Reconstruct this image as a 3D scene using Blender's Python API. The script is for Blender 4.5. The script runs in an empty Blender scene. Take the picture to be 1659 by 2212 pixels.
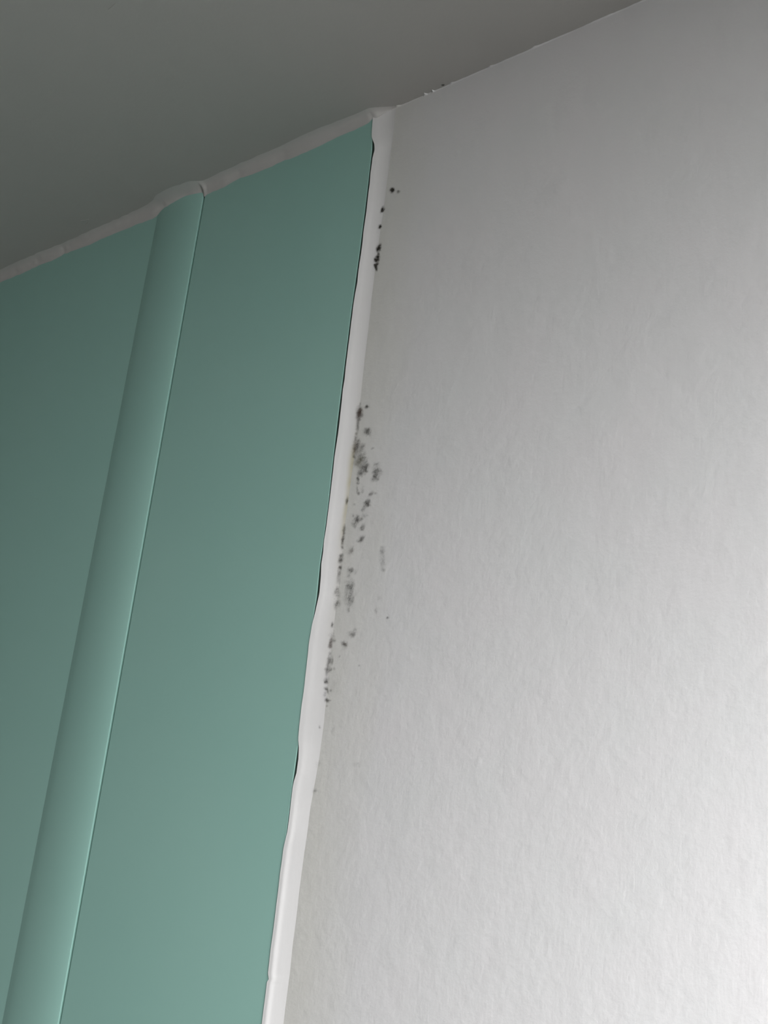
import bpy, bmesh, math
import numpy as np
from mathutils import Vector, Matrix

S = bpy.context.scene
COL = S.collection
rng = np.random.default_rng(7)

# ------------------------------------------------------------------ camera
def set_camera():
    yaw, pitch, roll = 0.6929866560, 0.4313087905, 0.1016716110
    loc = Vector((0.41193359, -0.45877314, 1.89009823))
    fw = Vector((-math.sin(yaw)*math.cos(pitch), math.cos(yaw)*math.cos(pitch), math.sin(pitch)))
    r = fw.cross(Vector((0, 0, 1))).normalized(); u = r.cross(fw)
    r2 = r*math.cos(roll) + u*math.sin(roll); u2 = -r*math.sin(roll) + u*math.cos(roll)
    cam = bpy.data.cameras.new('camera'); o = bpy.data.objects.new('camera', cam)
    m = Matrix((r2, u2, -fw)).transposed().to_4x4(); m.translation = loc
    o.matrix_world = m
    cam.sensor_fit = 'VERTICAL'; cam.sensor_height = 36.0
    cam.lens = 36.0*3200.0/2212.0
    cam.clip_start = 0.01
    COL.objects.link(o); S.camera = o
set_camera()

# ------------------------------------------------------------------ world, light, exposure
WIN_X, WIN_Y0, WIN_Y1, WIN_Z0, WIN_Z1 = 0.64, -0.06, -0.74, 1.72, 2.28
SKY_TILT = 0.92          # skylight slants down through the window
SKY_POWER = 14.1
SKY_COL = (1.0, 0.995, 1.0)
STRIPS = 6
S.view_settings.view_transform = 'Standard'; S.view_settings.look = 'None'
S.view_settings.gamma = 1.0; S.view_settings.use_curve_mapping = False
S.view_settings.exposure = 0.0

w = bpy.data.worlds.new('world'); S.world = w; w.use_nodes = True
bg = w.node_tree.nodes['Background']; bg.inputs[0].default_value = (0.80, 0.88, 1.0, 1); bg.inputs[1].default_value = 0.03

for k in range(STRIPS):  # daylight entering through the window, one strip of its height at a time
    L = bpy.data.lights.new('window_daylight', 'AREA'); L.shape = 'RECTANGLE'
    hz = (WIN_Z1 - WIN_Z0)/STRIPS
    L.size = abs(WIN_Y1 - WIN_Y0) - 0.06; L.size_y = hz
    L.energy = SKY_POWER/STRIPS; L.color = SKY_COL
    o = bpy.data.objects.new('window_daylight', L); COL.objects.link(o)
    n = Vector((-math.cos(SKY_TILT), 0, -math.sin(SKY_TILT)))      # emission direction
    xa = Vector((0, 1, 0)); za = -n; ya = za.cross(xa)
    m = Matrix((xa, ya, za)).transposed().to_4x4()
    m.translation = (WIN_X + 0.02, 0.5*(WIN_Y0 + WIN_Y1), WIN_Z0 + hz*(k + 0.5))
    o.matrix_world = m

# ------------------------------------------------------------------ helpers
def new_mat(name, color, rough=0.5, spec=0.5):
    m = bpy.data.materials.new(name); m.use_nodes = True
    b = m.node_tree.nodes['Principled BSDF']
    b.inputs['Base Color'].default_value = (*color, 1); b.inputs['Roughness'].default_value = rough
    b.inputs['Specular IOR Level'].default_value = spec
    return m, m.node_tree, b

def nd(t, typ, **kw):
    n = t.nodes.new(typ)
    for k, v in kw.items():
        if k.startswith('i_'): n.inputs[k[2:]].default_value = v
        else: setattr(n, k, v)
    return n

def noise(t, coord, scale, detail=3, rough=0.5, vec=(1, 1, 1)):
    mp = nd(t, 'ShaderNodeMapping'); mp.inputs['Scale'].default_value = vec
    t.links.new(coord, mp.inputs['Vector'])
    n = nd(t, 'ShaderNodeTexNoise'); n.inputs['Scale'].default_value = scale
    n.inputs['Detail'].default_value = detail; n.inputs['Roughness'].default_value = rough
    t.links.new(mp.outputs[0], n.inputs['Vector'])
    return n.outputs['Fac']

def ramp(t, src, a, b, ca=(0, 0, 0, 1), cb=(1, 1, 1, 1)):
    r = nd(t, 'ShaderNodeValToRGB'); e = r.color_ramp.elements
    e[0].position = a; e[0].color = ca; e[1].position = b; e[1].color = cb
    t.links.new(src, r.inputs[0]); return r.outputs[0]

def math_n(t, op, a, b=None):
    n = nd(t, 'ShaderNodeMath', operation=op)
    for i, v in enumerate((a, b)):
        if v is None: continue
        if isinstance(v, (int, float)): n.inputs[i].default_value = v
        else: t.links.new(v, n.inputs[i])
    return n.outputs[0]

def bump(t, b, layers):
    prev = None
    for h, strength, dist in layers:
        n = nd(t, 'ShaderNodeBump'); n.inputs['Strength'].default_value = strength; n.inputs['Distance'].default_value = dist
        t.links.new(h, n.inputs['Height'])
        if prev is not None: t.links.new(prev, n.inputs['Normal'])
        prev = n.outputs[0]
    t.links.new(prev, b.inputs['Normal'])

def mixc(t, fac, a, b):
    n = nd(t, 'ShaderNodeMix', data_type='RGBA')
    if isinstance(fac, (int, float)): n.inputs[0].default_value = fac
    else: t.links.new(fac, n.inputs[0])
    for i, v in ((6, a), (7, b)):
        if isinstance(v, tuple): n.inputs[i].default_value = (*v, 1)
        else: t.links.new(v, n.inputs[i])
    return n.outputs[2]

def mesh_obj(name, verts, faces, mat, parent=None, smooth=False):
    me = bpy.data.meshes.new(name); me.from_pydata([tuple(map(float, v)) for v in verts], [], [tuple(map(int, f)) for f in faces])
    me.validate(); me.update()
    bm = bmesh.new(); bm.from_mesh(me); bmesh.ops.recalc_face_normals(bm, faces=bm.faces); bm.to_mesh(me); bm.free()
    if smooth:
        for p in me.polygons: p.use_smooth = True
    me.materials.append(mat)
    o = bpy.data.objects.new(name, me); COL.objects.link(o)
    if parent is not None: o.parent = parent
    return o

def box(name, lo, hi, mat, parent=None):
    (x0, y0, z0), (x1, y1, z1) = lo, hi
    v = [(x0,y0,z0),(x1,y0,z0),(x1,y1,z0),(x0,y1,z0),(x0,y0,z1),(x1,y0,z1),(x1,y1,z1),(x0,y1,z1)]
    f = [(0,3,2,1),(4,5,6,7),(0,1,5,4),(1,2,6,5),(2,3,7,6),(3,0,4,7)]
    return mesh_obj(name, v, f, mat, parent)

def grid_faces(nu, nv):
    a = np.arange(nu*nv).reshape(nu, nv)
    return np.stack([a[:-1,:-1], a[1:,:-1], a[1:,1:], a[:-1,1:]], -1).reshape(-1, 4)

def rough_line(x, step, kind='n'):          # random 1-D wobble with knots every step
    x = np.asarray(x); k = np.arange(x.min() - step, x.max() + 2*step, step)
    return np.interp(x, k, rng.normal(size=len(k)) if kind == 'n' else rng.random(len(k)))

def structure(o): o['kind'] = 'structure'; return o
def tag(o, label, cat, group=None, kind=None):
    o['label'] = label; o['category'] = cat
    if group: o['group'] = group
    if kind: o['kind'] = kind
    return o

# ------------------------------------------------------------------ measures of the place (metres)
CEIL = 2.4
TH = 0.0022                                  # thickness of the green cladding
ROOM_X0, ROOM_X1, ROOM_Y = -1.3, WIN_X, -2.1
# cut edge of the right-hand panel: height, x (mm)
EDGE = np.array([(1500,-1.6),(1947,-0.9),(1976,-1.1),(2000,-0.9),(2022,-0.8),(2044,-0.7),(2066,-0.1),(2087,0.0),(2114,-0.5),(2127,0.2),(2143,-0.2),(2154,0.2),(2173,0.5),(2190,0.2),(2216,0.0),(2246,0.2),(2277,0.4),(2310,1.2),(2340,1.5),(2374,1.4),(2385,0.5),(2395,0.1),(2400,0.0)])
# right-hand rim of the sealant on the white wall: height, x (mm)
RIM = np.array([(1500,6.2),(1948,6.4),(1989,6.8),(2013,6.9),(2034,7.9),(2054,9.4),(2070,9.7),(2089,9.3),(2110,9.0),(2125,9.4),(2143,9.4),(2157,9.0),(2175,9.2),(2201,10.1),(2221,9.9),(2253,9.6),(2296,9.6),(2312,9.8),(2331,10.6),(2348,11.0),(2374,11.5),(2400,11.5)])
# open gap between sealant and panel: height, width (mm; negative = sealant laps over the panel)
GAP = np.array([(1500,-.3),(1947,-.3),(1962,-.2),(1963.4,.6),(1964.6,-.2),(2015,-.2),(2022,.5),(2036,.6),(2043,.8),(2047,1.5),(2053,1.6),(2058,.9),(2062,.1),(2068,-.3),(2105,-.3),(2110,.2),(2119,.9),(2129,1.7),(2143,1.3),(2153,.8),(2173,.8),(2190,1.1),(2216,1.3),(2246,1.2),(2277,1.2),(2310,1.3),(2357,1.1),(2368,1.2),(2373,1.9),(2378,1.3),(2383,.1),(2388,-.2),(2400,-.3)])
EDGE = EDGE + np.array([1.4, -1.35]); GAP = GAP + np.array([1.4, 0.0]); GAP[:, 1] += np.where(GAP[:, 1] > .35, .3, 0)
def lut(t, z): return np.interp(np.asarray(z)*1000, t[:,0], t[:,1])/1000

# ------------------------------------------------------------------ materials
def wall_paint():
    m, t, b = new_mat('white_wall_paint', (0.80, 0.80, 0.79), 0.62, 0.3)
    co = nd(t, 'ShaderNodeTexCoord').outputs['Object']
    sx = nd(t, 'ShaderNodeSeparateXYZ'); t.links.new(co, sx.inputs[0])
    wob = noise(t, co, 40, 3, .6, (1, 1, .35))
    xx = math_n(t, 'ADD', sx.outputs[0], math_n(t, 'MULTIPLY', math_n(t, 'SUBTRACT', wob, .5), 0.03))
    cut = ramp(t, xx, 0.010, 0.040)                      # band cut in by brush along the sealant, creamier paint
    pat = ramp(t, noise(t, co, 22, 4, .55), .35, .68)
    col = mixc(t, pat, (0.795, 0.80, 0.80), (0.81, 0.80, 0.805))
    col = mixc(t, cut, (0.775, 0.772, 0.735), col)
    t.links.new(col, b.inputs['Base Color'])
    streak = noise(t, co, 900, 2, .6, (1, 1, .06))
    stip = noise(t, co, 260, 4, .6)
    lump = noise(t, co, 75, 3, .5)
    vo = nd(t, 'ShaderNodeTexVoronoi'); vo.inputs['Scale'].default_value = 55; t.links.new(co, vo.inputs['Vector'])
    dot = ramp(t, vo.outputs['Distance'], 0.0, 0.11, (1,1,1,1), (0,0,0,1))
    sel = nd(t, 'ShaderNodeSeparateColor'); t.links.new(vo.outputs['Color'], sel.inputs[0])
    pim = math_n(t, 'MULTIPLY', dot, math_n(t, 'GREATER_THAN', sel.outputs[0], 0.86))
    bump(t, b, [(streak, .08, .0003), (stip, .22, .0008), (lump, .16, .0022), (pim, .3, .0004)])
    return m
def ceiling_paint():
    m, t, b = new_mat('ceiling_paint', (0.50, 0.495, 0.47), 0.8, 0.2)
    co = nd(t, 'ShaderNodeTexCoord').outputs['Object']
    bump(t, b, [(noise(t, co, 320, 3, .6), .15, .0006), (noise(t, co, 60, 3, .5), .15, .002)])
    return m
def mint_laminate():
    m, t, b = new_mat('mint_panel_laminate', (0.30, 0.52, 0.435), 0.42, 0.35)
    co = nd(t, 'ShaderNodeTexCoord').outputs['Object']
    col = mixc(t, ramp(t, noise(t, co, 14, 3, .5), .3, .7), (0.36, 0.625, 0.555), (0.375, 0.635, 0.565))
    t.links.new(col, b.inputs['Base Color'])
    bump(t, b, [(noise(t, co, 500, 2, .5), .05, .0003)])
    return m
def silicone(name, c, rough):
    m, t, b = new_mat(name, c, rough, 0.5)
    a = nd(t, 'ShaderNodeAttribute', attribute_name='stain')
    t.links.new(mixc(t, a.outputs['Fac'], c, (0.60, 0.56, 0.40)), b.inputs['Base Color'])
    co = nd(t, 'ShaderNodeTexCoord').outputs['Object']
    bump(t, b, [(noise(t, co, 260, 3, .55, (1, 1, .3)), .12, .0006)])
    return m
M_WALL = wall_paint(); M_CEIL = ceiling_paint(); M_MINT = mint_laminate()
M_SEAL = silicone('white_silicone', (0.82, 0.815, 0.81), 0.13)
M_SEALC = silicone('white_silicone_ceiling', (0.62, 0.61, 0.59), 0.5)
M_FLOOR = new_mat('grey_floor_vinyl', (0.05, 0.045, 0.035), 0.5)[0]
M_OTHER = new_mat('plain_wall_paint', (0.075, 0.07, 0.05), 0.7)[0]
M_UPVC = new_mat('white_window_plastic', (0.80, 0.80, 0.80), 0.3)[0]
M_SHADE_GRIME = new_mat('painted_shade_grime', (0.06, 0.085, 0.072), 0.9, 0.1)[0]  # dark tone for painted shade and dirt in the sealant gap
M_SCUFF = new_mat('grey_scuff', (0.16, 0.16, 0.15), 0.8)[0]
def glass():
    m = bpy.data.materials.new('window_glass'); m.use_nodes = True; t = m.node_tree; t.nodes.clear()
    out = nd(t, 'ShaderNodeOutputMaterial'); mx = nd(t, 'ShaderNodeMixShader'); mx.inputs[0].default_value = .08
    tr = nd(t, 'ShaderNodeBsdfTransparent'); gl = nd(t, 'ShaderNodeBsdfGlossy'); gl.inputs['Roughness'].default_value = .03
    t.links.new(tr.outputs[0], mx.inputs[1]); t.links.new(gl.outputs[0], mx.inputs[2]); t.links.new(mx.outputs[0], out.inputs[0])
    return m
M_GLASS = glass()
def mould_film():
    m = bpy.data.materials.new('mould_film'); m.use_nodes = True; t = m.node_tree; b = t.nodes['Principled BSDF']
    b.inputs['Roughness'].default_value = 0.85; b.inputs['Specular IOR Level'].default_value = 0.1
    c = nd(t, 'ShaderNodeAttribute', attribute_name='mould_colour'); a = nd(t, 'ShaderNodeAttribute', attribute_name='cover')
    t.links.new(c.outputs['Color'], b.inputs['Base Color']); t.links.new(a.outputs['Fac'], b.inputs['Alpha'])
    return m
M_MOULD = mould_film()

# ------------------------------------------------------------------ setting: room shell
wall = structure(box('wall_back', (ROOM_X0 - .1, 0, 0), (ROOM_X1 + .1, .12, CEIL), M_WALL))
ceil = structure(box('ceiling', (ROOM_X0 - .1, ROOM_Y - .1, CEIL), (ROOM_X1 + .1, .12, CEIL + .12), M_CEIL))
structure(box('floor', (ROOM_X0 - .1, ROOM_Y - .1, -.1), (ROOM_X1 + .1, .12, 0), M_FLOOR))
structure(box('wall_left', (ROOM_X0 - .1, ROOM_Y, 0), (ROOM_X0, 0, CEIL), M_OTHER))
structure(box('wall_front', (ROOM_X0 - .1, ROOM_Y - .1, 0), (ROOM_X1 + .1, ROOM_Y, CEIL), M_OTHER))
def wall_with_opening():
    v = []; f = []
    def b(lo, hi):
        (x0, y0, z0), (x1, y1, z1) = lo, hi; n = len(v)
        v.extend([(x0,y0,z0),(x1,y0,z0),(x1,y1,z0),(x0,y1,z0),(x0,y0,z1),(x1,y0,z1),(x1,y1,z1),(x0,y1,z1)])
        f.extend([tuple(n+i for i in q) for q in [(0,3,2,1),(4,5,6,7),(0,1,5,4),(1,2,6,5),(2,3,7,6),(3,0,4,7)]])
    X0, X1 = ROOM_X1, ROOM_X1 + .1
    b((X0, WIN_Y0, 0), (X1, 0, CEIL)); b((X0, ROOM_Y, 0), (X1, WIN_Y1, CEIL))
    b((X0, WIN_Y1, 0), (X1, WIN_Y0, WIN_Z0)); b((X0, WIN_Y1, WIN_Z1), (X1, WIN_Y0, CEIL))
    return mesh_obj('wall_right', v, f, M_OTHER)
structure(wall_with_opening())
def window():
    v = []; f = []
    fx0, fx1, t_ = ROOM_X1 + .045, ROOM_X1 + .09, .035
    for (y0, z0), (y1, z1) in (((WIN_Y1, WIN_Z0), (WIN_Y0, WIN_Z0+t_)), ((WIN_Y1, WIN_Z1-t_), (WIN_Y0, WIN_Z1)), ((WIN_Y1, WIN_Z0+t_), (WIN_Y1+t_, WIN_Z1-t_)), ((WIN_Y0-t_, WIN_Z0+t_), (WIN_Y0, WIN_Z1-t_))):
        n = len(v); v.extend([(fx0,y0,z0),(fx1,y0,z0),(fx1,y1,z0),(fx0,y1,z0),(fx0,y0,z1),(fx1,y0,z1),(fx1,y1,z1),(fx0,y1,z1)])
        f.extend([tuple(n+i for i in q) for q in [(0,3,2,1),(4,5,6,7),(0,1,5,4),(1,2,6,5),(2,3,7,6),(3,0,4,7)]])
    o = structure(mesh_obj('window_1', v, f, M_UPVC))
    box('window_pane', (fx0+.02, WIN_Y1+t_, WIN_Z0+t_), (fx0+.026, WIN_Y0-t_, WIN_Z1-t_), M_GLASS, o)
window()

def paint_edge():                              # wall paint that runs raggedly onto the ceiling
    xs = np.arange(.009, ROOM_X1 - .001, .0006)
    n1 = rough_line(xs, .0021, 'u'); n2 = rough_line(xs, .008, 'u')
    wd = .0001 + .0003*n1*n2 + .0002*n2
    for x, h, s in ((.0305, .0016, .0008), (.0353, .0015, .0005), (.013, .001, .0015), (.047, .0005, .001), (.0705, .0005, .0012), (.096, .0005, .0015)):
        wd = wd + h*np.exp(-((xs - x)/s)**2)
    v = np.concatenate([np.stack([xs, 0*xs, 0*xs + CEIL - .0007], 1), np.stack([xs, -wd*.5, 0*xs + CEIL - .0005], 1), np.stack([xs, -wd, 0*xs + CEIL + .00002], 1)])
    return mesh_obj('paint_edge', v, np.concatenate([grid_faces(3, len(xs))]), M_WALL, wall)
paint_edge()
def scuff(x, y, pts, r):                       # small chips and scratches in the ceiling paint
    v = []; f = []
    for (ax, ay), (bx, by) in pts:
        d = np.array([bx-ax, by-ay]); d /= np.linalg.norm(d); n = np.array([-d[1], d[0]])*r
        ring = [(ax-d[0]*r, ay-d[1]*r), (ax+n[0], ay+n[1]), (.5*(ax+bx)+1.4*n[0], .5*(ay+by)+1.4*n[1]), (bx+n[0], by+n[1]), (bx+d[0]*r, by+d[1]*r), (bx-n[0], by-n[1]), (.5*(ax+bx)-.6*n[0], .5*(ay+by)-.6*n[1]), (ax-n[0], ay-n[1])]
        k = len(v); v += [(x+p, y+q, CEIL - .0002) for p, q in ring] + [(x+p*.95, y+q*.95, CEIL + .0002) for p, q in ring]
        f.append(tuple(range(k, k+8))); f += [(k+i, k+(i+1) % 8, k+8+(i+1) % 8, k+8+i) for i in range(8)]
    return mesh_obj('ceiling_scuff', v, f, M_CEIL if r < .0003 else M_SCUFF, ceil)

# ------------------------------------------------------------------ green cladding
PX0 = -1.2
def panel(name, x0, edge_fn, zs, bev=.0002):
    """upright cladding sheet with a slightly rounded right-hand cut edge"""
    prof = [(0, 0.0), (0, -TH + bev), (-bev*.3, -TH + bev*.3), (-bev, -TH), (None, -TH), (None, 0.0)]
    rows = []
    for z in zs:
        e = edge_fn(z)
        rows.append([((x0(z) if dx is None else e + dx), y, z) for dx, y in prof])
    nu, nv = len(zs), len(prof)
    v = np.array(rows).reshape(-1, 3); f = []
    for i in range(nu-1):
        for j in range(nv):
            a, b = i*nv + j, i*nv + (j+1) % nv
            f.append((a, b, b+nv, a+nv))
    f.append(tuple(range(nv))); f.append(tuple((nu-1)*nv + j for j in range(nv)))
    return mesh_obj(name, v, f, M_MINT)
BASE = -.1236                                   # right-hand edge of the cover strip
def strip_x(z): return BASE + np.interp(z, [1.94, 2.4], [.0003, 0.0])
zs = np.concatenate([[0.0, 1.0], np.arange(1.5, 2.3995, .004), [2.3992]])
tag(panel('cladding_panel', lambda z: strip_x(z) + .0017, lambda z: float(lut(EDGE, z)), zs),
    'mint green cladding panel between the rounded cover strip and the white sealed wall', 'wall panel', 'mint cladding panels')
tag(panel('cladding_panel', lambda z: PX0, lambda z: BASE - .0315, [0.0, 2.3992]),
    'mint green cladding panel left of the rounded cover strip', 'wall panel', 'mint cladding panels')

# cover strip: x offset (mm, from its right edge) and height over the panels (mm)
PROF = np.array([(0,-2.0),(0,0),(-.25,.12),(-1.6,.42),(-4,.82),(-8,1.28),(-13,1.57),(-18,1.61),(-23,1.46),(-28,1.14),(-32,.74),(-35,.3),(-36.7,.04)])
def strip_h(dx):                                # outline height at an offset, metres
    p = PROF[1:][::-1]; return np.where((dx <= 0) & (dx >= -.0367), np.interp(dx*1000, p[:,0], p[:,1])/1000, 0)
def cover_strip():
    zz = np.concatenate([[0.0], np.linspace(1.5, 2.3985, 60)])
    pr = []
    for i in range(1, len(PROF)-1):             # smooth subdivide of the outline
        pr.append(PROF[i])
    pr = np.array([PROF[0]] + pr + [PROF[-1]])
    # finer by Catmull-Rom through the dome
    out = [tuple(pr[0]), tuple(pr[1])]
    for i in range(1, len(pr)-1):
        p0, p1, p2, p3 = pr[max(i-1, 1)], pr[i], pr[i+1], pr[min(i+2, len(pr)-1)]
        for k in range(1, 5):
            s = k/4; q = .5*((2*p1) + (p2-p0)*s + (2*p0-5*p1+4*p2-p3)*s*s + (3*p1-p0-3*p2+p3)*s**3); out.append(tuple(q))
    out += [(-36.7, .03), (-31, .03), (-31, -2.0)]   # foot on the left-hand panel, stem between the two panels
    out = np.array(out)/1000; nv = len(out)
    v = []
    for z in zz:
        wd = np.interp(z, [1.94, 2.4], [1.04, 1.0])
        for dx, h in out: v.append((strip_x(z) + dx*wd, -TH - h, z))
    f = []
    for i in range(len(zz)-1):
        for j in range(nv):
            a, b = i*nv + j, i*nv + (j+1) % nv; f.append((a, b, b+nv, a+nv))
    f.append(tuple(range(nv))); f.append(tuple((len(zz)-1)*nv + j for j in range(nv)))
    o = mesh_obj('cover_strip', v, f, M_MINT, None, True)
    o.data.set_sharp_from_angle(angle=math.radians(40))
    return o
tag(cover_strip(), 'mint green rounded cover strip standing proud over the panel joint', 'cover strip')

# ------------------------------------------------------------------ sealant
def seal_h(s, z):                               # height of the upright bead over the wall; s = 0 at panel, 1 at the wall rim
    low = np.clip((2.075 - z)/.09, 0, 1); low = low*low*(3 - 2*low)
    g = lut(GAP, z); lap = np.clip(-g/.0003, 0, 1)
    h0 = TH + .0003
    hollow = np.interp(z, [2.02, 2.08, 2.30, 2.38], [.4, .6, .8, 1.0])     # the bead is tooled hollower towards the ceiling
    body = h0*((1 - s)*(1 + .3*s)*(1 - hollow) + (1 - s)**1.55*hollow)
    ridge = (.0001 + .00028*low)*np.exp(-((s - .2)/.13)**2)*(1 - s)
    return np.maximum(body + ridge, 0)
def upright_bead():
    zz = np.concatenate([np.linspace(0.02, 1.5, 12)[:-1], np.arange(1.5, 2.3992, .0012), [2.3994]])
    ss = np.concatenate([np.linspace(0, .5, 15)[:-1], np.linspace(.5, 1, 10)])
    Z, SS = np.meshgrid(zz, ss, indexing='ij')
    jit = rough_line(zz, .006)*.00012
    x0 = lut(EDGE, Z) + lut(GAP, Z) + jit[:,None]*np.clip(lut(GAP, Z)/.0006, .5, 1.2); x1 = lut(RIM, Z)
    jr = rough_line(zz, .011)*.0001
    X = x0 + (x1 + jr[:,None] - x0)*SS; Y = -seal_h(SS, Z)
    n0, n1 = Z.shape
    v = np.stack([X, Y, Z], -1).reshape(-1, 3); f = grid_faces(n0, n1).tolist()
    # left cheek going back to the wall
    k = len(v); cheek = np.stack([np.maximum(x0[:,0], lut(EDGE, zz) + .00015), 0*zz - .0001, zz], 1)
    v = np.concatenate([v, cheek]); f += [(i*n1, (i+1)*n1, k+i+1, k+i) for i in range(n0-1)]
    o = mesh_obj('sealant_bead', v, f, M_SEAL, None, True)
    o.data.set_sharp_from_angle(angle=math.radians(55))
    st = np.zeros(len(v)); zc = v[:,2]; sc = np.concatenate([SS.reshape(-1), np.zeros(len(cheek))])
    lvl = np.interp(zc, [2.085, 2.10, 2.15, 2.160, 2.172, 2.192, 2.199, 2.206, 2.25], [0, .10, .16, .55, .6, .75, .6, .15, 0])
    wdt = np.interp(zc, [2.09, 2.155, 2.175, 2.195], [.3, .22, .14, .2])
    st = lvl*np.exp(-np.clip((.95 - sc)/wdt, 0, 9)**2)
    st = st*(0.75 + .5*rough_line(zc, .004, 'u'))
    at = o.data.attributes.new('stain', 'FLOAT', 'POINT'); at.data.foreach_set('value', np.clip(st, 0, 1).astype(np.float32))
    return o
tag(upright_bead(), 'white glossy silicone bead running upright between the mint panel and the white wall', 'sealant', 'silicone beads')

def gap_shade_grime():                                # dark strip painting in the open joint's shadow, plus some dirt
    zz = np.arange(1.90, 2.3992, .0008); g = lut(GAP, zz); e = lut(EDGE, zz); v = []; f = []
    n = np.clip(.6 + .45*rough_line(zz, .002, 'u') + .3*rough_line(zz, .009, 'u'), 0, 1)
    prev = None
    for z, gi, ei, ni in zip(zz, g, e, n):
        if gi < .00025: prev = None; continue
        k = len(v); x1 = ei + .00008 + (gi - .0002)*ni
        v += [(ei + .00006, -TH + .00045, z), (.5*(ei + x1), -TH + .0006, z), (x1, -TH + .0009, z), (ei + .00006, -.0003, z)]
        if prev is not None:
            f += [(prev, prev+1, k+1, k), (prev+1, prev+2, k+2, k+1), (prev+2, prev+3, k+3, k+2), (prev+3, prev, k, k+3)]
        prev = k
    o = mesh_obj('shade_grime_line', v, f, M_SHADE_GRIME)
    return tag(o, 'thin dark line of painted shade and grime in the open gap between mint panel and upright sealant', 'dirt', None, 'stuff')
gap_shade_grime()

def ceiling_bead():
    xs = np.concatenate([np.arange(PX0 + .01, -.4, .01), np.arange(-.4, .0118, .0005)])
    hs = np.where(xs > -.001, -np.clip((xs + .001)/.0105, 0, 1)*TH, strip_h(xs - BASE))      # front of what it seals against
    k = np.ones(7)/7
    hb = np.convolve(np.pad(hs, 3, mode='edge'), k, 'valid')
    k2 = np.exp(-((np.arange(-14, 15))/7.)**2); k2 /= k2.sum(); ht = np.convolve(np.pad(hs, 14, mode='edge'), k2, 'valid')
    n = lambda st: rough_line(xs, st)
    drop = .0052 + .0005*n(.012) + .0002*n(.003); leg = .0054 + .0004*n(.02) + .0002*n(.004)
    drop = drop + .0005*np.exp(-((xs - BASE + .0372)/.002)**2) + .0012*np.exp(-((xs - BASE - .0012)/.0014)**2) + .0008*np.exp(-((xs - BASE + .042)/.006)**2)
    hump = np.interp(xs - BASE, [-.040, -.0355, -.030, -.022, -.012, -.004, -.0004, .0008, .006], [0, .35, .85, 1, 1, .9, .8, .1, 0])
    drop = drop - .0030*hump; leg = leg + .0034*np.convolve(np.pad(hump, 6, mode='edge'), np.ones(13)/13, 'valid')
    drop = np.maximum(drop - .0014*np.exp(-((xs + .0019)/.0016)**2), .0006)
    rt = np.clip((xs + .0012)/.0125, 0, 1)
    drop = drop*(1 - rt)**2 + .0003; leg = leg*(1 - .75*rt)
    leg[xs < -.2] *= 1.0
    rows = []; ts = np.linspace(0, 1, 9)
    for t in ts:                                 # from the panel up to the ceiling, slightly hollow
        a = t*math.pi/2
        out = leg*(t*t*.75 + t*.25)
        up = drop*((1 - t)**2*.75 + (1 - t)*.25)
        base = hb*(1 - t) + ht*t
        rows.append(np.stack([xs, -TH - base - out, CEIL - up], 1))
    back = np.stack([xs, -TH*np.ones_like(xs)*np.where(xs > 0, 0, 1) - .0*xs, CEIL - drop], 1)
    v = np.concatenate(rows); f = grid_faces(len(ts), len(xs)).tolist()
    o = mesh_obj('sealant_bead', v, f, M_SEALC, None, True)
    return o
tag(ceiling_bead(), 'white sealant bead along the ceiling, humped over the mint cover strip', 'sealant', 'silicone beads')

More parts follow.
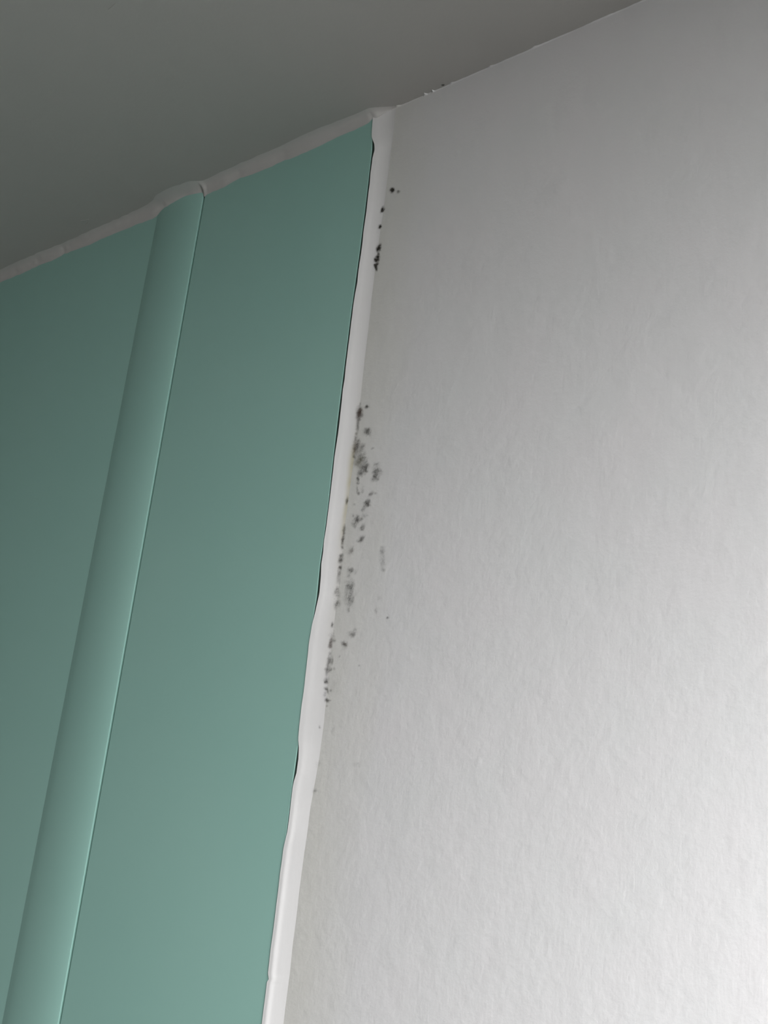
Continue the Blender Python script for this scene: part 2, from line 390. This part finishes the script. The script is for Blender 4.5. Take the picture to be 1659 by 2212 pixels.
# ------------------------------------------------------------------ mould: thin soft-edged growth on wall and sealant
# each blob: x, z of its centre (mm), its two half axes (dx,dz, dx,dz in mm), cover, tint
BLOBS = {
    'upper': [
        (15.28,2345.96,0.45,1.01,1.04,-0.84,0.95,'k'), (19.32,2343.55,-0.09,0.77,0.84,-0.33,0.50,'k'), (10.35,2335.64,0.36,1.19,0.78,-0.54,0.95,'k'), (10.06,2325.63,0.33,0.74,0.69,-0.54,0.95,'k'),
        (10.73,2312.64,0.43,1.40,1.06,-0.71,1.00,'k'), (10.87,2309.02,-0.10,0.86,0.60,-0.21,0.60,'k'), (10.77,2307.41,0.21,0.70,1.06,-0.70,0.90,'k'), (9.81,2305.83,-0.11,0.91,1.02,-0.35,1.00,'k'),
        (11.27,2305.60,-0.10,0.85,0.60,-0.21,0.70,'k'), (10.71,2303.07,0.48,0.78,0.69,-0.58,0.80,'k'), (9.98,2301.95,-0.54,1.21,0.70,0.00,0.90,'k'), (10.78,2300.05,-0.33,0.90,0.56,-0.05,0.80,'k'),
        (9.25,2303.29,-0.07,0.57,0.48,-0.16,0.70,'k'),
    ],
    'main': [
        (10.16,2224.74,-0.02,0.75,0.43,-0.15,0.45,'k'), (14.34,2222.16,-0.08,0.66,0.74,-0.19,0.95,'k'), (10.30,2221.48,0.46,1.00,1.09,-0.70,0.85,'b'), (10.24,2219.77,0.11,1.43,0.86,-0.35,0.90,'b'),
        (9.96,2217.62,-0.05,1.61,0.97,-0.32,0.65,'b'), (12.01,2218.82,-0.51,1.06,0.64,0.05,0.45,'b'), (11.60,2217.70,-0.10,0.76,0.57,-0.15,0.30,'g'), (10.06,2214.65,-0.02,0.74,0.57,-0.19,0.40,'k'),
        (10.07,2212.44,-0.13,1.50,0.68,-0.19,0.65,'k'), (9.95,2209.06,0.17,0.55,0.55,-0.30,0.50,'o'), (9.73,2206.43,0.09,1.18,0.57,-0.22,0.60,'k'), (10.59,2201.87,0.30,2.53,1.30,-0.54,0.60,'b'),
        (11.53,2203.09,0.14,1.87,0.74,-0.29,0.40,'g'), (9.94,2200.58,-0.04,1.21,0.57,-0.18,0.60,'b'), (10.13,2196.92,-0.50,0.86,0.48,0.09,0.55,'k'), (16.21,2209.20,0.07,0.94,1.12,-0.45,0.75,'k'),
        (16.37,2207.95,-0.14,1.13,1.82,-0.45,0.35,'g'), (14.25,2200.99,0.50,1.08,0.91,-0.56,0.55,'k'), (13.41,2199.03,-0.06,0.50,0.56,-0.13,0.30,'k'), (20.46,2198.78,-0.25,0.51,0.75,0.07,0.35,'k'),
        (14.59,2196.11,0.46,1.46,2.18,-1.17,0.33,'g'), (14.28,2194.28,-0.51,0.88,1.08,0.20,0.65,'o'), (11.92,2193.63,0.53,1.67,1.37,-0.73,0.35,'o'), (16.13,2192.42,-0.18,1.47,1.39,-0.32,0.22,'g'),
        (13.44,2192.33,-0.16,1.23,1.39,-0.32,0.40,'o'), (17.82,2189.65,0.50,1.55,0.97,-0.51,0.80,'k'), (15.60,2190.16,-0.09,0.73,1.11,-0.26,0.45,'g'), (15.35,2187.85,0.25,1.31,1.51,-0.68,0.40,'g'),
        (14.95,2186.76,-0.09,0.73,0.83,-0.19,0.50,'k'), (18.64,2187.34,-0.06,0.49,0.66,-0.15,0.50,'k'), (13.87,2184.65,-0.20,0.89,0.60,-0.09,0.85,'k'), (14.15,2182.47,-0.06,0.44,0.66,-0.15,0.55,'k'),
        (23.93,2189.90,-0.30,0.75,1.28,0.01,0.28,'g'), (24.91,2186.15,0.40,1.23,1.59,-0.84,0.50,'g'), (24.05,2184.47,0.26,1.30,1.21,-0.55,0.35,'g'), (23.92,2183.33,0.33,0.53,0.85,-0.59,0.70,'k'),
        (22.73,2182.19,-0.09,0.72,1.09,-0.24,0.25,'g'), (25.69,2181.76,-0.07,0.60,0.68,-0.15,0.30,'g'), (14.00,2179.45,-0.15,1.21,0.55,-0.12,0.30,'k'), (15.10,2177.10,-0.08,0.62,0.61,-0.13,0.60,'k'),
        (17.39,2178.01,0.11,1.36,0.69,-0.25,0.20,'g'), (22.51,2175.27,-0.59,0.66,0.83,0.47,0.55,'k'), (25.19,2174.92,-0.05,0.43,0.81,-0.18,0.20,'g'), (21.62,2171.76,0.44,0.71,0.75,-0.50,0.65,'k'),
        (20.98,2170.51,0.29,0.46,1.15,-0.77,0.75,'k'), (20.05,2171.63,-0.09,0.71,0.54,-0.12,0.40,'k'), (19.56,2169.20,0.44,0.95,0.62,-0.36,0.35,'g'), (18.64,2168.01,0.07,0.89,0.68,-0.24,0.25,'g'),
        (21.64,2169.45,-0.32,0.47,0.66,0.21,0.30,'g'), (13.63,2171.83,0.10,0.33,0.54,-0.27,0.35,'k'), (8.85,2174.48,0.09,1.25,0.45,-0.16,0.85,'k'), (16.09,2165.09,0.17,0.85,0.65,-0.28,0.60,'k'),
        (16.30,2163.44,0.05,0.58,0.82,-0.29,0.80,'k'), (15.33,2162.72,0.29,1.49,1.35,-0.57,0.28,'g'), (18.42,2163.47,-0.06,0.52,0.65,-0.13,0.50,'k'), (19.84,2164.78,-0.35,0.87,1.52,0.04,0.20,'g'),
        (14.73,2161.24,0.05,0.67,0.96,-0.33,0.22,'g'), (19.94,2159.74,0.08,0.99,0.81,-0.28,0.50,'k'), (19.31,2158.50,0.19,0.60,0.95,-0.47,0.40,'g'), (13.54,2166.30,-0.09,0.71,0.41,-0.08,0.25,'g'),
        (9.12,2161.22,0.04,1.13,0.50,-0.16,0.55,'k'), (9.02,2158.94,-0.04,1.15,0.53,-0.14,0.65,'k'), (9.00,2155.06,0.05,1.68,0.53,-0.16,0.85,'k'), (9.09,2151.40,-0.02,0.68,0.50,-0.13,0.30,'k'),
        (9.21,2147.53,0.23,0.72,0.70,-0.33,0.70,'k'), (9.14,2145.06,0.38,0.83,0.83,-0.46,0.90,'k'), (9.33,2141.66,0.05,0.65,0.66,-0.21,0.90,'k'), (9.05,2138.80,0.04,1.32,0.60,-0.18,0.60,'k'),
        (9.11,2135.45,0.04,1.32,0.71,-0.20,0.35,'k'), (8.98,2131.47,0.05,0.65,0.60,-0.19,0.30,'k'), (19.92,2153.62,0.55,0.87,0.84,-0.55,0.80,'k'), (18.21,2152.60,0.13,0.40,1.05,-0.51,0.20,'g'),
        (14.24,2148.62,0.27,1.37,1.35,-0.54,0.25,'b'), (15.17,2149.57,0.07,0.88,0.54,-0.18,0.25,'k'), (15.22,2139.04,0.09,1.08,1.08,-0.35,0.38,'g'), (16.48,2139.48,0.07,0.86,0.54,-0.17,0.30,'k'),
        (14.77,2136.45,-0.07,0.54,0.81,-0.14,0.25,'g'), (18.77,2137.96,0.21,1.03,0.80,-0.31,0.15,'g'), (16.52,2131.07,0.07,0.85,1.07,-0.34,0.45,'g'), (16.08,2132.47,0.16,1.93,2.41,-0.76,0.13,'g'),
        (16.90,2126.19,0.11,3.02,0.91,-0.25,0.33,'g'), (18.46,2124.18,0.33,1.63,0.58,-0.22,0.22,'g'), (14.47,2128.78,0.11,3.03,0.54,-0.15,0.18,'g'), (16.28,2126.94,0.35,4.26,2.40,-0.74,0.12,'g'),
        (16.92,2120.09,-0.09,0.66,0.42,-0.07,0.25,'g'), (9.13,2129.46,-0.18,1.36,1.08,-0.18,0.32,'g'), (10.42,2127.70,-0.06,0.45,0.54,-0.09,0.20,'g'), (10.07,2124.47,-0.04,1.32,1.24,-0.29,0.35,'g'),
        (9.21,2123.07,0.24,1.23,0.54,-0.20,0.30,'g'), (32.62,2144.94,0.07,0.77,0.99,-0.33,0.50,'k'), (32.91,2146.88,0.08,0.86,0.92,-0.31,0.15,'g'), (33.18,2140.21,-0.32,2.70,1.04,-0.19,0.20,'g'),
        (34.42,2136.04,-0.08,0.67,0.78,-0.14,0.22,'g'), (33.42,2123.01,0.32,0.51,0.82,-0.51,0.15,'g'), (32.35,2117.19,0.06,1.26,0.62,-0.17,0.20,'g'), (39.10,2112.94,-0.05,0.43,0.45,-0.07,0.70,'k'),
    ],
    'lower': [
        (8.55,2114.47,0.10,0.83,0.43,-0.14,0.75,'k'), (8.95,2109.66,-0.15,1.10,1.07,-0.16,0.20,'g'), (8.81,2106.88,0.04,1.06,0.70,-0.18,0.55,'b'), (8.76,2105.39,0.10,1.25,0.59,-0.17,0.65,'b'),
        (10.64,2106.83,0.19,0.58,0.68,-0.29,0.30,'g'), (8.67,2104.12,0.05,0.62,0.59,-0.17,0.40,'b'), (8.96,2101.09,0.16,0.80,0.42,-0.15,0.30,'k'), (16.69,2104.25,0.30,0.37,0.79,-0.53,0.70,'b'),
        (16.66,2104.47,0.29,0.88,1.53,-0.66,0.20,'g'), (21.08,2107.85,0.42,0.67,0.77,-0.45,0.55,'k'), (19.93,2108.88,-0.58,1.09,1.41,0.23,0.18,'g'), (22.08,2110.05,-0.08,0.65,0.78,-0.12,0.15,'g'),
        (14.55,2099.04,0.04,0.54,0.42,-0.12,0.25,'g'), (16.97,2102.09,-0.17,1.30,1.05,-0.15,0.10,'g'), (8.92,2097.70,0.05,1.36,0.69,-0.17,0.70,'k'), (10.74,2097.67,-0.04,1.38,0.48,-0.10,0.50,'k'),
        (8.75,2095.19,-0.12,0.86,0.63,-0.09,0.40,'k'), (8.83,2093.70,0.27,0.58,0.91,-0.44,0.70,'k'), (8.51,2092.27,0.07,0.94,0.53,-0.14,0.40,'k'), (12.46,2093.64,0.15,0.45,0.51,-0.21,0.35,'b'),
        (10.67,2093.45,-0.07,0.54,0.42,-0.06,0.30,'g'), (8.83,2089.08,-0.03,1.05,0.85,-0.17,0.45,'k'), (8.85,2088.03,-0.07,0.51,0.68,-0.09,0.75,'k'), (8.87,2085.10,-0.46,0.44,0.44,0.27,0.60,'k'),
        (9.88,2084.35,-0.37,1.07,0.40,0.01,0.60,'k'), (11.87,2083.90,-0.06,0.42,0.52,-0.06,0.45,'k'), (8.87,2082.40,-0.03,1.04,0.53,-0.10,0.25,'g'), (10.40,2079.72,0.25,0.53,0.85,-0.40,0.75,'k'),
        (11.83,2079.55,-0.04,0.25,0.68,-0.08,0.30,'g'), (10.62,2077.22,-0.05,0.34,0.52,-0.06,0.35,'k'), (13.07,2085.41,0.23,2.84,2.35,-0.62,0.07,'g'), (26.24,2093.26,-0.04,0.34,0.51,-0.07,0.40,'k'),
        (8.08,2068.08,-0.19,0.54,0.45,0.02,0.25,'g'), (9.63,2052.00,0.10,1.17,1.03,-0.23,0.12,'g'), (30.49,2050.09,-0.15,1.19,1.72,-0.16,0.12,'g'), (15.48,2066.07,0.23,1.15,0.76,-0.24,0.10,'g'),
        (9.26,2040.55,0.48,0.47,0.73,-0.49,0.30,'g'),
    ],
}
TINT = {'k': (.042, .038, .030), 'b': (.085, .055, .040), 'o': (.13, .115, .06), 'g': (.13, .13, .12)}
def vnoise(x, z, st, seed):
    r = np.random.default_rng(seed).random((97, 97)); u, w_ = x/st, z/st
    i, j = np.floor(u).astype(int), np.floor(w_).astype(int); a, b = u - i, w_ - j; a = a*a*(3-2*a); b = b*b*(3-2*b)
    g = lambda p, q: r[p % 97, q % 97]
    return (g(i,j)*(1-a) + g(i+1,j)*a)*(1-b) + (g(i,j+1)*(1-a) + g(i+1,j+1)*a)*b
def mould(key, label, strength=1.0, spread=1.0):
    bl = BLOBS[key]; st = .00018
    x0 = min(b[0] for b in bl) - 6; x1 = max(b[0] for b in bl) + 6; z0 = min(b[1] for b in bl) - 8; z1 = max(b[1] for b in bl) + 8
    X, Z = np.meshgrid(np.arange(x0/1000, x1/1000, st), np.arange(z0/1000, z1/1000, st), indexing='ij')
    n1 = vnoise(X, Z, .0010, 1); n2 = vnoise(X, Z, .0004, 2); n3 = vnoise(X, Z, .0022, 3)
    T = np.ones_like(X); C = np.zeros(X.shape + (3,)); Wt = np.zeros_like(X) + 1e-6
    wx = (n1 - .5)*.55; wz = (vnoise(X, Z, .0009, 5) - .5)*.55
    for cx, cz, ax, az, bx, bz, al, c in bl:
        soft = c in 'g' or al < .35
        m_ = np.array([[ax, bx], [az, bz]])*(1.35 if not soft else 1.45)*spread; inv = np.linalg.inv(m_)
        sx, sz = X*1000 - cx, Z*1000 - cz
        near = (abs(sx) < 9) & (abs(sz) < 12)
        p = (inv[0,0]*sx + inv[0,1]*sz) + wx; q = (inv[1,0]*sx + inv[1,1]*sz) + wz
        d2 = p*p + q*q
        if soft: k = al*np.exp(-d2*1.5)*(.45 + 1.1*n2)
        else: k = strength*al*np.clip(np.exp(-(d2**(1.25 if spread == 1 else 1.0))*1.25)*(.75 + .5*n2), 0, 1)
        k = np.where(near, np.clip(k, 0, 1), 0); T *= 1 - k
        Wt += k; C += k[..., None]*np.array(TINT[c])
    A = 1 - T; C /= Wt[..., None]
    # lies on whatever is beneath: wall, or the rim of the sealant
    e = lut(EDGE, Z) + lut(GAP, Z); s = np.clip((X - e)/(lut(RIM, Z) - e), 0, 1)
    Y = -seal_h(s, Z) - .00022
    keep = A > .035; f = grid_faces(*X.shape)
    fl = keep.reshape(-1)[f].any(1); f = f[fl]
    used = np.unique(f); ren = np.zeros(X.size, int); ren[used] = np.arange(len(used)); f = ren[f]
    v = np.stack([X, Y, Z], -1).reshape(-1, 3)[used]; A = A.reshape(-1)[used]; C = C.reshape(-1, 3)[used]
    A = np.clip((A - .03)/.97, 0, 1)
    me = bpy.data.meshes.new('mould_patch'); me.from_pydata(v.tolist(), [], f.tolist()); me.update()
    for p in me.polygons: p.use_smooth = True
    me.attributes.new('cover', 'FLOAT', 'POINT').data.foreach_set('value', A.astype(np.float32))
    me.attributes.new('mould_colour', 'FLOAT_COLOR', 'POINT').data.foreach_set('color', np.concatenate([C, np.ones((len(C), 1))], 1).astype(np.float32).ravel())
    me.materials.append(M_MOULD)
    o = bpy.data.objects.new('mould_patch', me); COL.objects.link(o)
    return tag(o, label, 'mould', 'mould along the sealant', 'stuff')
mould('upper', 'short row of small black mould specks near the ceiling beside the upright sealant')
mould('main', 'largest blotchy grey and brown mould patch on white wall midway along the sealant', .70, 1.12)
mould('lower', 'lowest thin streak of grey mould specks on white wall along the sealant rim', .72, 1.12)
scuff(-.2095, -.0165, [((-.0025, -.0005), (.003, .0012)), ((-.002, .0035), (.0005, .0028))], .00018)
scuff(-.0633, -.1299, [((-.0035, .0), (.003, -.001))], .00018)
scuff(.0423, -.0016, [((-.0004, 0), (.0004, .0002))], .0005)
